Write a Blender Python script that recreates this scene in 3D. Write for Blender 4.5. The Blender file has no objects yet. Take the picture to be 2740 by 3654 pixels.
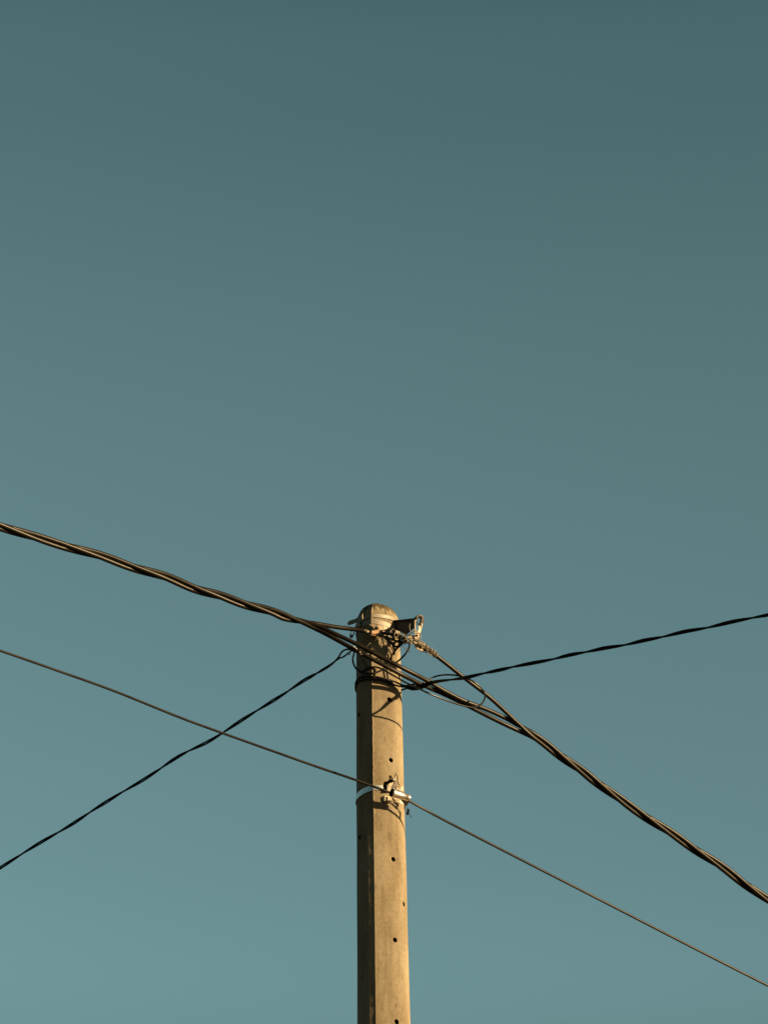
import bpy, bmesh, math, random
from mathutils import Vector, Matrix, noise
random.seed(7)
R = math.radians
scn = bpy.context.scene
COL = scn.collection

# ------------------------------------------------------------------ camera
PITCH = 28.0
CAMZ = 1.6
F = 10500.0            # focal length in pixels of the 3654 px tall photograph
D = 12.0               # distance from the camera to the pole
cd = bpy.data.cameras.new('Camera')
cam = bpy.data.objects.new('Camera', cd)
COL.objects.link(cam)
cam.location = (0, 0, CAMZ)
cam.rotation_euler = (R(90 + PITCH), 0, 0)
cd.sensor_fit = 'VERTICAL'
cd.sensor_height = 36.0
cd.lens = F / 3654.0 * 36.0
cd.clip_start = 0.1
cd.clip_end = 5000
scn.camera = cam

# ------------------------------------------------------------------ light
SUN_AZ = 62.0          # towards the camera turned to the right
SUN_EL = 11.0
sv = Vector((math.sin(R(SUN_AZ)) * math.cos(R(SUN_EL)), -math.cos(R(SUN_AZ)) * math.cos(R(SUN_EL)), math.sin(R(SUN_EL))))
world = bpy.data.worlds.new('World')
scn.world = world
world.use_nodes = True
wn, wl = world.node_tree.nodes, world.node_tree.links
wn.clear()
wo = wn.new('ShaderNodeOutputWorld')
bg = wn.new('ShaderNodeBackground')
sky = wn.new('ShaderNodeTexSky')
sky.sky_type = 'NISHITA'
sky.sun_disc = False
sky.sun_elevation = R(SUN_EL)
sky.sun_rotation = math.atan2(sv.x, sv.y)
sky.air_density = 1.0
sky.dust_density = 1.0
sky.ozone_density = 1.0
# the sky is clear and teal: its brightness falls off with height, and the ramp dims horizon and zenith to keep shaded faces dark
tcw = wn.new('ShaderNodeTexCoord')
sxyz = wn.new('ShaderNodeSeparateXYZ')
wl.new(tcw.outputs['Generated'], sxyz.inputs[0])
wr = wn.new('ShaderNodeValToRGB')
wr.color_ramp.interpolation = 'CARDINAL'
STOPS = [(0, (0.041, 0.041, 0.033)), (0.16, (0.130, 0.154, 0.122)), (0.24, (0.366, 0.447, 0.350)), (0.3133, (0.640, 0.788, 0.613)), (0.3685, (0.689, 0.837, 0.640)), (0.4378, (0.699, 0.846, 0.630)), (0.4967, (0.695, 0.846, 0.613)), (0.5381, (0.650, 0.817, 0.587)), (0.5765, (0.589, 0.760, 0.551)), (0.6117, (0.537, 0.715, 0.520)), (0.7, (0.341, 0.455, 0.325)), (0.8, (0.130, 0.171, 0.122)), (1, (0.033, 0.041, 0.033))]
for i, (p_, c_) in enumerate(STOPS):
    e_ = wr.color_ramp.elements[i] if i < 2 else wr.color_ramp.elements.new(p_)
    e_.position = p_
    e_.color = (*c_, 1)
wl.new(sxyz.outputs['Z'], wr.inputs[0])
mx = wn.new('ShaderNodeMix')
mx.data_type = 'RGBA'
mx.blend_type = 'MULTIPLY'
mx.inputs['Factor'].default_value = 1.0
wl.new(sky.outputs[0], mx.inputs[6])
wl.new(wr.outputs[0], mx.inputs[7])
wl.new(mx.outputs[2], bg.inputs[0])
bg.inputs[1].default_value = 0.053
wl.new(bg.outputs[0], wo.inputs[0])

sd = bpy.data.lights.new('Sun', 'SUN')
sd.energy = 5.0
sd.angle = R(0.5)
sd.color = (1.0, 0.71, 0.365)
sun = bpy.data.objects.new('Sun', sd)
COL.objects.link(sun)
sun.rotation_euler = (-sv).to_track_quat('-Z', 'Y').to_euler()
sun.location = (6, -6, 12)

scn.view_settings.view_transform = 'Standard'
scn.view_settings.look = 'None'
scn.view_settings.exposure = 1.6
scn.view_settings.gamma = 1.0

# ------------------------------------------------------------------ helpers
cp, sp = math.cos(R(PITCH)), math.sin(R(PITCH))


def P(px, py, dy=0.0):
    """point at photograph position (px, py) whose distance along Y is D + dy"""
    a = (px - 1370.0) / F
    b = (1827.0 - py) / F
    d = Vector((a, cp - b * sp, sp + b * cp))
    t = (D + dy) / d.y
    return Vector((0, 0, CAMZ)) + d * t


K = 13.3 / F           # metres in one photograph pixel at the pole


def tag(o, label, cat, group=None, kind=None):
    o['label'] = label
    o['category'] = cat
    if group:
        o['group'] = group
    if kind:
        o['kind'] = kind
    return o


def empty(name, loc, label, cat, group=None):
    o = bpy.data.objects.new(name, None)
    COL.objects.link(o)
    o.location = loc
    o.empty_display_size = 0.1
    return tag(o, label, cat, group)


def link(name, bm, mat, parent=None, smooth=True):
    me = bpy.data.meshes.new(name)
    bmesh.ops.recalc_face_normals(bm, faces=bm.faces)
    bm.to_mesh(me)
    bm.free()
    if smooth:
        for p in me.polygons:
            p.use_smooth = True
    me.materials.append(mat)
    o = bpy.data.objects.new(name, me)
    COL.objects.link(o)
    if parent:
        o.parent = parent
        o.matrix_parent_inverse = Matrix.Translation(-parent.location)
    return o


def cr(pts, step=0.01):
    """centripetal Catmull-Rom through pts"""
    pts = [Vector(p) for p in pts]
    out = []
    n = len(pts)
    ext = [pts[0] * 2 - pts[1]] + pts + [pts[-1] * 2 - pts[-2]]
    for i in range(n - 1):
        p0, p1, p2, p3 = ext[i:i + 4]
        t0 = 0
        t1 = t0 + max((p1 - p0).length, 1e-6) ** 0.5
        t2 = t1 + max((p2 - p1).length, 1e-6) ** 0.5
        t3 = t2 + max((p3 - p2).length, 1e-6) ** 0.5
        m = max(2, int((p2 - p1).length / step))
        for k in range(m):
            t = t1 + (t2 - t1) * k / m
            a1 = p0 * ((t1 - t) / (t1 - t0)) + p1 * ((t - t0) / (t1 - t0))
            a2 = p1 * ((t2 - t) / (t2 - t1)) + p2 * ((t - t1) / (t2 - t1))
            a3 = p2 * ((t3 - t) / (t3 - t2)) + p3 * ((t - t2) / (t3 - t2))
            b1 = a1 * ((t2 - t) / (t2 - t0)) + a2 * ((t - t0) / (t2 - t0))
            b2 = a2 * ((t3 - t) / (t3 - t1)) + a3 * ((t - t1) / (t3 - t1))
            out.append(b1 * ((t2 - t) / (t2 - t1)) + b2 * ((t - t1) / (t2 - t1)))
    out.append(pts[-1])
    return out


def add_tube(bm, pts, r, n=10, squash=1.0, cap=True):
    rings = []
    up = None
    N = len(pts)
    for i, p in enumerate(pts):
        t = (pts[min(i + 1, N - 1)] - pts[max(i - 1, 0)]).normalized()
        if up is None:
            up = t.orthogonal().normalized()
        up = (up - t * up.dot(t)).normalized()
        s = t.cross(up)
        rr = r[i] if isinstance(r, (list, tuple)) else r
        rings.append([bm.verts.new(p + (up * math.cos(a) + s * math.sin(a) * squash) * rr)
                      for a in (2 * math.pi * k / n for k in range(n))])
    for a, b in zip(rings, rings[1:]):
        for k in range(n):
            bm.faces.new((a[k], a[(k + 1) % n], b[(k + 1) % n], b[k]))
    if cap:
        bm.faces.new(rings[0][::-1])
        bm.faces.new(rings[-1])


def tube(name, pts, r, mat, parent=None, n=10, smooth_path=True, step=0.01, squash=1.0):
    bm = bmesh.new()
    add_tube(bm, cr(pts, step) if smooth_path else [Vector(p) for p in pts], r, n, squash)
    return link(name, bm, mat, parent)


def add_box(bm, c, size, rot=None, bev=0.0012):
    """size = (right, away, up); rot = (about view axis, yaw, pitch) in degrees"""
    g = bmesh.ops.create_cube(bm, size=1.0)['verts']
    m = Matrix.Diagonal((*size, 1))
    q = Matrix.Identity(4)
    if rot:
        q = Matrix.Rotation(R(rot[0]), 4, 'Y') @ Matrix.Rotation(R(rot[1]), 4, 'Z') @ Matrix.Rotation(R(rot[2]), 4, 'X')
    bmesh.ops.transform(bm, matrix=Matrix.Translation(c) @ q @ m, verts=g)
    if bev:
        es = list({e for v in g for e in v.link_edges})
        bmesh.ops.bevel(bm, geom=es, offset=bev, segments=2, affect='EDGES', clamp_overlap=True)


def add_cyl(bm, a, b, r1, r2=None, n=20):
    a, b = Vector(a), Vector(b)
    r2 = r1 if r2 is None else r2
    add_tube(bm, [a, b], [r1, r2], n)


def add_lathe(bm, a, b, prof, n=24):
    """prof: list of (position 0..1 along a->b, radius)"""
    a, b = Vector(a), Vector(b)
    add_tube(bm, [a.lerp(b, t) for t, _ in prof], [max(r, 1e-4) for _, r in prof], n)


def add_sphere(bm, c, r, s=(1, 1, 1)):
    g = bmesh.ops.create_icosphere(bm, subdivisions=2, radius=r)['verts']
    bmesh.ops.transform(bm, matrix=Matrix.Translation(c) @ Matrix.Diagonal((*s, 1)), verts=g)


def add_strip(bm, pts, width_dirs, thick=0.0012):
    """flat band: centre line pts, half width vectors width_dirs"""
    N = len(pts)
    ring = []
    for i, p in enumerate(pts):
        t = (pts[min(i + 1, N - 1)] - pts[max(i - 1, 0)]).normalized()
        w = width_dirs[i]
        nrm = t.cross(w).normalized() * thick * 0.5
        ring.append([bm.verts.new(p + w + nrm), bm.verts.new(p + w - nrm), bm.verts.new(p - w - nrm), bm.verts.new(p - w + nrm)])
    for a, b in zip(ring, ring[1:]):
        for k in range(4):
            bm.faces.new((a[k], a[(k + 1) % 4], b[(k + 1) % 4], b[k]))
    bm.faces.new(ring[0][::-1])
    bm.faces.new(ring[-1])


def add_poly(bm, pts, thick_vec):
    """outline with real thickness"""
    a = [bm.verts.new(p) for p in pts]
    b = [bm.verts.new(p + thick_vec) for p in pts]
    bm.faces.new(a)
    bm.faces.new(b[::-1])
    n = len(a)
    for i in range(n):
        bm.faces.new((a[i], a[(i + 1) % n], b[(i + 1) % n], b[i]))


# ------------------------------------------------------------------ materials
def material(name, col, rough=0.6, metal=0.0, var=None, scale=30.0, bump=0.0, bump_scale=200.0, spec=0.5, diff_rough=0.0, stretch=(1, 1, 1)):
    m = bpy.data.materials.new(name)
    m.use_nodes = True
    n, l = m.node_tree.nodes, m.node_tree.links
    b = n['Principled BSDF']
    b.inputs['Base Color'].default_value = (*col, 1)
    b.inputs['Roughness'].default_value = rough
    b.inputs['Metallic'].default_value = metal
    b.inputs['Specular IOR Level'].default_value = spec
    b.inputs['Diffuse Roughness'].default_value = diff_rough
    tc = n.new('ShaderNodeTexCoord')
    mp = n.new('ShaderNodeMapping')
    mp.inputs['Scale'].default_value = stretch
    l.new(tc.outputs['Object'], mp.inputs[0])
    if var:
        nz = n.new('ShaderNodeTexNoise')
        nz.inputs['Scale'].default_value = scale
        nz.inputs['Detail'].default_value = 5
        l.new(mp.outputs[0], nz.inputs['Vector'])
        rp = n.new('ShaderNodeValToRGB')
        rp.color_ramp.elements[0].position = 0.35
        rp.color_ramp.elements[1].position = 0.65
        rp.color_ramp.elements[0].color = (*col, 1)
        rp.color_ramp.elements[1].color = (*var, 1)
        l.new(nz.outputs['Fac'], rp.inputs[0])
        l.new(rp.outputs[0], b.inputs['Base Color'])
    if bump:
        nb = n.new('ShaderNodeTexNoise')
        nb.inputs['Scale'].default_value = bump_scale
        nb.inputs['Detail'].default_value = 4
        l.new(mp.outputs[0], nb.inputs['Vector'])
        bp = n.new('ShaderNodeBump')
        bp.inputs['Strength'].default_value = bump
        bp.inputs['Distance'].default_value = 0.001
        l.new(nb.outputs['Fac'], bp.inputs['Height'])
        l.new(bp.outputs[0], b.inputs['Normal'])
    return m


M_CABLE = material('weathered_cable_sheath', (0.006, 0.0044, 0.003), 0.38, var=(0.011, 0.0080, 0.005), scale=22, bump=0.3, bump_scale=300, spec=0.17)
M_BLACK = material('black_cable_sheath', (0.004, 0.004, 0.0045), 0.6, var=(0.006, 0.006, 0.006), scale=15, spec=0.15)
M_JUMP = material('glossy_black_wire', (0.005, 0.005, 0.005), 0.35, spec=0.35)
M_COMM = material('grey_comm_cable', (0.009, 0.0075, 0.0058), 0.42, var=(0.020, 0.017, 0.013), scale=14, spec=0.22, bump=0.2)
M_BAND = material('steel_band', (0.14, 0.118, 0.094), 0.55, 0.2, var=(0.175, 0.148, 0.12), scale=40, bump=0.1, bump_scale=90)
M_GALV = material('galvanised_steel', (0.20, 0.165, 0.122), 0.5, 0.25, var=(0.29, 0.245, 0.18), scale=90, bump=0.25, bump_scale=250)
M_GBAND = material('galvanised_band', (0.42, 0.43, 0.41), 0.32, 0.85, var=(0.52, 0.52, 0.50), scale=30, bump=0.1, bump_scale=90)
M_PALE = material('pale_zinc_casting', (0.33, 0.28, 0.21), 0.5, 0.15, var=(0.47, 0.40, 0.30), scale=80, bump=0.3, bump_scale=220)
M_BRIGHT = material('polished_metal', (0.75, 0.66, 0.55), 0.28, 0.85, var=(0.66, 0.56, 0.46), scale=50)
M_WIRE = material('tie_wire', (0.11, 0.088, 0.058), 0.45, 0.3, var=(0.19, 0.155, 0.105), scale=120)
M_DARK = material('dark_bracket_steel', (0.022, 0.019, 0.016), 0.6, 0.2, var=(0.04, 0.034, 0.027), scale=60, bump=0.2)
M_RUST = material('rusty_steel', (0.035, 0.014, 0.008), 0.7, 0.1, var=(0.09, 0.05, 0.03), scale=110, bump=0.3)
M_RUSTG = material('rust_flecked_plate', (0.30, 0.235, 0.155), 0.6, 0.1, var=(0.20, 0.09, 0.04), scale=55, bump=0.3)
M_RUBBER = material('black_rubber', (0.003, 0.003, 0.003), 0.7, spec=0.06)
M_POLY = material('thin_film', (0.35, 0.36, 0.36), 0.5)
M_GROUND = material('dark_ground', (0.025, 0.024, 0.02), 0.95, var=(0.035, 0.032, 0.025), scale=0.6)


def concrete():
    m = bpy.data.materials.new('weathered_concrete')
    m.use_nodes = True
    n, l = m.node_tree.nodes, m.node_tree.links
    b = n['Principled BSDF']
    b.inputs['Roughness'].default_value = 0.9
    b.inputs['Diffuse Roughness'].default_value = 1.0
    b.inputs['Specular IOR Level'].default_value = 0.2
    geo = n.new('ShaderNodeNewGeometry')

    def nz(scale, detail=5, rough=0.55, st=(1, 1, 1)):
        mp = n.new('ShaderNodeMapping')
        mp.inputs['Scale'].default_value = st
        l.new(geo.outputs['Position'], mp.inputs[0])
        t = n.new('ShaderNodeTexNoise')
        t.inputs['Scale'].default_value = scale
        t.inputs['Detail'].default_value = detail
        t.inputs['Roughness'].default_value = rough
        l.new(mp.outputs[0], t.inputs['Vector'])
        return t.outputs['Fac']

    def ramp(src, stops):
        r = n.new('ShaderNodeValToRGB')
        e = r.color_ramp.elements
        e[0].position, e[0].color = stops[0][0], (*stops[0][1], 1)
        e[1].position, e[1].color = stops[-1][0], (*stops[-1][1], 1)
        for p, c in stops[1:-1]:
            x = e.new(p)
            x.color = (*c, 1)
        l.new(src, r.inputs[0])
        return r.outputs[0]

    def mul(a, c, fac=1.0):
        x = n.new('ShaderNodeMix')
        x.data_type = 'RGBA'
        x.blend_type = 'MULTIPLY'
        x.inputs['Factor'].default_value = fac
        l.new(a, x.inputs[6])
        l.new(c, x.inputs[7])
        return x.outputs[2]

    base = ramp(nz(9, 6, 0.6, (1, 1, 0.6)), [(0.30, (0.170, 0.131, 0.083)), (0.5, (0.220, 0.177, 0.117)), (0.70, (0.248, 0.208, 0.146))])
    fine = ramp(nz(70, 6, 0.6), [(0.3, (0.80, 0.80, 0.80)), (0.7, (1.12, 1.12, 1.12))])
    c = mul(base, fine, 0.9)
    streak = ramp(nz(26, 5, 0.6, (1, 1, 0.10)), [(0.36, (0.80, 0.78, 0.74)), (0.48, (1, 1, 1)), (0.72, (1.10, 1.10, 1.12))])
    c = mul(c, streak, 0.8)
    pits = ramp(nz(150, 2, 0.4), [(0.27, (0.45, 0.42, 0.38)), (0.34, (1, 1, 1))])
    c = mul(c, pits, 0.7)
    # dark lichen on the weathered head of the pole
    sep = n.new('ShaderNodeSeparateXYZ')
    l.new(geo.outputs['Position'], sep.inputs[0])
    mr = n.new('ShaderNodeMapRange')
    mr.inputs['From Min'].default_value = ZTOP - 0.075
    mr.inputs['From Max'].default_value = ZTOP + 0.0
    l.new(sep.outputs['Z'], mr.inputs['Value'])
    st = nz(55, 4, 0.6, (1, 1, 0.25))
    ad = n.new('ShaderNodeMath')
    ad.operation = 'MULTIPLY_ADD'
    l.new(mr.outputs[0], ad.inputs[0])
    ad.inputs[1].default_value = 0.62
    l.new(st, ad.inputs[2])
    lich = ramp(ad.outputs[0], [(0.62, (1, 1, 1)), (0.86, (0.20, 0.17, 0.12))])
    c = mul(c, lich, 1.0)
    l.new(c, b.inputs['Base Color'])
    bp = n.new('ShaderNodeBump')
    bp.inputs['Strength'].default_value = 0.35
    bp.inputs['Distance'].default_value = 0.0015
    l.new(nz(120, 6, 0.65), bp.inputs['Height'])
    l.new(bp.outputs[0], b.inputs['Normal'])
    return m


# ------------------------------------------------------------------ ground
bm = bmesh.new()
bmesh.ops.create_grid(bm, x_segments=8, y_segments=8, size=600)
g = link('ground', bm, M_GROUND, smooth=False)
g['kind'] = 'structure'

# ------------------------------------------------------------------ pole shape
Z_A, Z_B = P(1349, 2300).z, P(1365, 3400).z


def axis_x(z):
    a, b = P(1349.5, 2300).x, P(1365.5, 3400).x
    return a + (z - Z_A) / (Z_B - Z_A) * (b - a)


RA = 78.5 * (P(1370 + 1, 2300).x)
RB = 91.5 * (P(1370 + 1, 3400).x)


def rad(z):
    return RA + (z - Z_A) / (Z_B - Z_A) * (RB - RA)


PHC = -13.0            # azimuth of the mould seam
SL = 0.28
_k = 1.0 / (math.sqrt(1 + SL * SL) - SL * math.cos(R(12.5)))


def sec(phi, z, gap=0.0):
    """point of the pole section at azimuth phi (degrees, 0 = towards the camera, + = right)"""
    r0 = rad(z) * _k
    d = (phi - PHC) % 360
    nd = PHC + 90 if d < 180 else PHC - 90
    uc = -SL * math.cos(R(phi - nd))
    r = uc + math.sqrt(uc * uc - SL * SL + 1 + SL * SL)
    r = r * r0 + gap
    return Vector((axis_x(z) + r * math.sin(R(phi)), D - r * math.cos(R(phi)), z)), r


ZSH = P(1349, 2226).z           # shoulder of the rounded head
HD = 0.069
ZTOP = ZSH + HD
M_CONC = concrete()


def pole_depth(px, py):
    """how far the pole surface stands in front of its axis at this pixel (None beside it)"""
    q = P(px, py)
    best = None
    for k in range(-85, 86, 2):
        s, r = sec(k, q.z)
        if best is None or abs(s.x - q.x) < best[0]:
            best = (abs(s.x - q.x), D - s.y)
    return best[1]


def S(px, py, gap=0.008):
    """point on the pole surface at this pixel, lifted by gap"""
    dy = -pole_depth(px, py) - gap
    for _ in range(3):
        q = P(px, py, dy)
        best = None
        for k in range(-85, 86, 1):
            s, r = sec(k, q.z, gap)
            if best is None or abs(s.x - q.x) < best[0]:
                best = (abs(s.x - q.x), s.y - D)
        dy = best[1]
    return P(px, py, dy)


pole = empty('utility_pole', (axis_x(0), D, 0), 'tall weathered round concrete pole with a raised mould seam and bolt holes', 'utility pole')


def build_shaft():
    bm = bmesh.new()
    zs = []
    z = 0.0
    zlow = P(1370, 3700).z - 0.1
    while z < zlow:
        zs.append(z)
        z += 0.15
    z = zlow
    while z < ZSH - 0.003:
        zs.append(z)
        z += 0.006
    zs.append(ZSH - 0.001)
    offs = [-180 + 5 * i for i in range(72)]
    offs = [o for o in offs if abs(o) > 6 and abs(abs(o) - 180) > 6]
    offs += [-6, -4.5, -3.4, -2.6, -2.0, -1.5, -1.0, -0.5, 0, 0.5, 1.0, 1.5, 2.0, 2.6, 3.4, 4.5, 6]
    offs += [180 + o for o in (-6, -4, -2, -1, 0)] + [-180 + o for o in (1, 2, 4, 6)]
    offs += [-7.5, -9, -10.5, -12, -13.5, -16, -17.5, -19, -21, -23]
    offs = sorted(set(offs))

    zlo = P(1300, 2960).z

    def swell(o, z):
        """flat, slightly proud strip left of the seam on the lower part, added so that it catches grazing sun"""
        if o > 0 or o < -24 or z > zlo + 0.05:
            return 0.0
        n_ = noise.noise(Vector((7.7, 0, z * 8))) + 0.7 * noise.noise(Vector((9.7, 0, z * 37)))
        k = min(max(0.93 + 0.22 * n_, 0.6), 1.08) * min(1.0, (zlo + 0.05 - z) / 0.1)
        t = R(min(-o, 13))
        h = 0.1 * (1 / math.cos(t) - 1) * 1.15 + 0.012 * t
        if o < -13:
            h *= 0.5 + 0.5 * math.cos(math.pi * (-o - 13) / 11)
        return h * k

    def ridge(o, z):
        a = abs(o) if abs(o) < 90 else 180 - abs(o)
        if a > 6.5:
            return 0.0
        w = noise.noise(Vector((0.3, 0, z * 38))) * 0.5 + noise.noise(Vector((2.3, 0, z * 110))) * 0.35 + noise.noise(Vector((5.3, 0, z * 9))) * 0.4
        sg = 1 if (o >= 0) == (abs(o) < 90) else -1
        if z < zlo:
            return 0.0012 * max(0.15, 1 + w * 1.2) * math.exp(-((a * sg - w * 0.8) / 0.75) ** 2)
        return 0.0050 * max(0.12, 1 + w * 1.4) * math.exp(-((a * sg - w * 2.4) / 1.25) ** 2)

    rings = []
    for z in zs:
        ring = []
        for o in offs:
            ph = PHC + o
            s, r = sec(ph, z, ridge(o, z) + swell(o, z))
            lump = noise.noise(Vector((s.x * 14, s.y * 14, z * 5))) * 0.0012
            d = Vector((math.sin(R(ph)), -math.cos(R(ph)), 0))
            ring.append(bm.verts.new(s + d * lump))
        rings.append(ring)
    # rounded, slightly worn head
    for t in (0.12, 0.24, 0.36, 0.48, 0.58, 0.67, 0.75, 0.82, 0.88, 0.93, 0.965, 0.99):
        rho = (1 - t) ** 0.175
        z = ZSH + HD * t
        ring = []
        for o in offs:
            ph = PHC + o
            s, r = sec(ph, ZSH, ridge(o, z))
            c = Vector((axis_x(ZSH), D, ZSH))
            q = c + (s - c) * rho
            q.z = z - 0.003 * math.sin(R(ph)) * t + noise.noise(Vector((s.x * 40, s.y * 40, t * 3))) * 0.003
            q.x += noise.noise(Vector((s.x * 30, s.y * 30, t * 5 + 9))) * 0.002
            ring.append(bm.verts.new(q))
        rings.append(ring)
    n = len(offs)
    for a, b in zip(rings, rings[1:]):
        for k in range(n):
            bm.faces.new((a[k], a[(k + 1) % n], b[(k + 1) % n], b[k]))
    ct = bm.verts.new((axis_x(ZSH), D, ZTOP))
    for k in range(n):
        bm.faces.new((rings[-1][k], rings[-1][(k + 1) % n], ct))
    bm.faces.new(rings[0][::-1])
    return link('shaft', bm, M_CONC, pole)


shaft = build_shaft()

# bolt holes really cut into the shaft
HOLES = [(1389, 2496, 9.4, 0), (1395, 2712, 8.9, 0), (1403, 3066, 9.1, 0), (1409, 3354, 9.1, 0), (1415, 3646, 9.5, 0),
         (1441, 3226, 9.4, 0), (1281, 2550, 8.9, 0), (1283, 2988, 8.9, 0)]
bmc = bmesh.new()
for px, py, rp, _ in HOLES:
    s = S(px, py, 0.0)
    c = Vector((axis_x(s.z), D, s.z))
    d = (s - c).normalized()
    pts = [s + d * 0.03, s - d * 0.055]
    add_tube(bmc, pts, rp * K, 14)
cut = link('cutter_tmp', bmc, M_CONC)
md = shaft.modifiers.new('b', 'BOOLEAN')
md.operation = 'DIFFERENCE'
md.solver = 'EXACT'
md.object = cut
bpy.context.view_layer.update()
dg = bpy.context.evaluated_depsgraph_get()
me2 = bpy.data.meshes.new_from_object(shaft.evaluated_get(dg))
shaft.modifiers.remove(md)
shaft.data = me2
shaft.data.materials.clear()
shaft.data.materials.append(M_CONC)
bpy.data.objects.remove(cut, do_unlink=True)
# dark sleeve lining each bolt hole
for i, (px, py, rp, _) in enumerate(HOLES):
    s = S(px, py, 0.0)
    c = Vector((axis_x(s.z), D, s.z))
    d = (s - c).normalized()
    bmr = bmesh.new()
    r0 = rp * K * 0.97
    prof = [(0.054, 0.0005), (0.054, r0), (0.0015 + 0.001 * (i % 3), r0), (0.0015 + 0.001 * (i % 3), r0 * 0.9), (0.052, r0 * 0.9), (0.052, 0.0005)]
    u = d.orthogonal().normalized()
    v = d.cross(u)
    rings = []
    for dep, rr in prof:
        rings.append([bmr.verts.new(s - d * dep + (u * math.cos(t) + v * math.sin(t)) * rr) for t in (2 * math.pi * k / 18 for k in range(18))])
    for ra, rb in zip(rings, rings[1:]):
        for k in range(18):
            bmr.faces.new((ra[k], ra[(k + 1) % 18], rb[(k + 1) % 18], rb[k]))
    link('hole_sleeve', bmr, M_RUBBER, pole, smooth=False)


# ------------------------------------------------------------------ steel bands round the pole
def band_pts(fz, gap, a0=-180, a1=180, step=2):
    out = []
    a = a0
    while a <= a1 + 0.01:
        z = fz(a)
        s, r = sec(a, z, gap)
        out.append((a, s))
        a += step
    return out


def make_band(root, name, fz, half_w, gap, a0=-180, a1=180, thick=0.0016, mat=None):
    bm = bmesh.new()
    pts = [s for a, s in band_pts(fz, gap, a0, a1)]
    add_strip(bm, pts, [Vector((0, 0, half_w))] * len(pts), thick)
    return link(name, bm, mat or M_BAND, root, smooth=False)


def zpix(px, py, front=0.1):
    return P(px, py, -front).z


# upper band: front centre 2199, a little lower on the right
zu = zpix(1335, 2199, 0.11)
ub = empty('steel_band', (axis_x(zu), D, zu), 'upper steel strap on the pole head, its straight tail end sticking out left', 'steel strap', 'steel straps round the concrete pole')
fu = lambda a: zu + 0.008 * math.sin(R(a)) - 0.004
make_band(ub, 'strap', fu, 0.0088, 0.0032)
z2 = zpix(1340, 2222, 0.11)
lb = empty('steel_band', (axis_x(z2), D, z2), 'second steel strap on the pole head, just below the uppermost, with curled tail end', 'steel strap', 'steel straps round the concrete pole')
fl = lambda a: z2 - 0.003 - 0.009 * math.sin(R(a)) - 0.008 * math.sin(R(a)) ** 2
make_band(lb, 'strap', fl, 0.0112, 0.0016)


def buckle(root, px, py, h):
    bm = bmesh.new()
    c = S(px, py, 0.009)
    add_box(bm, c, (0.0055, 0.014, h * K), (0, -30, 0), 0.0012)
    add_box(bm, c + Vector((-0.004, 0.002, 0)), (0.006, 0.005, h * K * 0.8), (0, -40, 0), 0.001)
    link('buckle', bm, M_GALV, root)


buckle(ub, 1295, 2202, 22)
buckle(lb, 1282, 2229, 21)
# long straight tail of the upper strap
bm = bmesh.new()
tp = cr([P(1292, 2204, -0.092), P(1276, 2212, -0.066), P(1262, 2218, -0.062), P(1249, 2222, -0.058), P(1240, 2224, -0.056)], 0.006)
ws = []
for i, p in enumerate(tp):
    t = i / (len(tp) - 1)
    w = 0.0105 if t < 0.88 else 0.0105 * math.sqrt(max(0.05, 1 - ((t - 0.88) / 0.13) ** 2))
    ws.append(Vector((0.0015, -0.002, w)))
add_strip(bm, tp, ws, 0.0022)
link('tail', bm, M_BAND, ub, smooth=False)
# curled tail of the lower strap
bm = bmesh.new()
tp = cr([P(1281, 2230, -0.086), P(1270, 2238, -0.058), P(1262, 2245, -0.05), P(1254, 2252, -0.05), P(1250, 2262, -0.053), P(1251, 2269, -0.062), P(1257, 2272, -0.064), P(1262, 2266, -0.058), P(1261, 2259, -0.050)], 0.004)
add_strip(bm, tp, [Vector((0.003, -0.0088, 0.0035))] * len(tp), 0.0016)
link('tail', bm, M_BAND, lb, smooth=False)

# middle band carrying the suspension clamp
z3 = zpix(1325, 2822, 0.10)
mb = empty('steel_band', (axis_x(z3), D, z3), 'double-wrapped steel strap low on the pole, holding the shiny barrel clamp', 'steel strap', 'steel straps round the concrete pole')
f3 = lambda a: z3 + 0.0045 + 0.003 * math.sin(R(a)) + 0.0008 * math.cos(R(a) * 2)
make_band(mb, 'strap', f3, 0.0085, 0.0018, mat=M_GBAND)
f4 = lambda a: z3 - 0.0085 + 0.0035 * math.sin(R(a)) + 0.006 * math.cos(R(a)) ** 4
make_band(mb, 'strap', f4, 0.0085, 0.0042, mat=M_GBAND)

# ------------------------------------------------------------------ twisted cables


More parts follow.
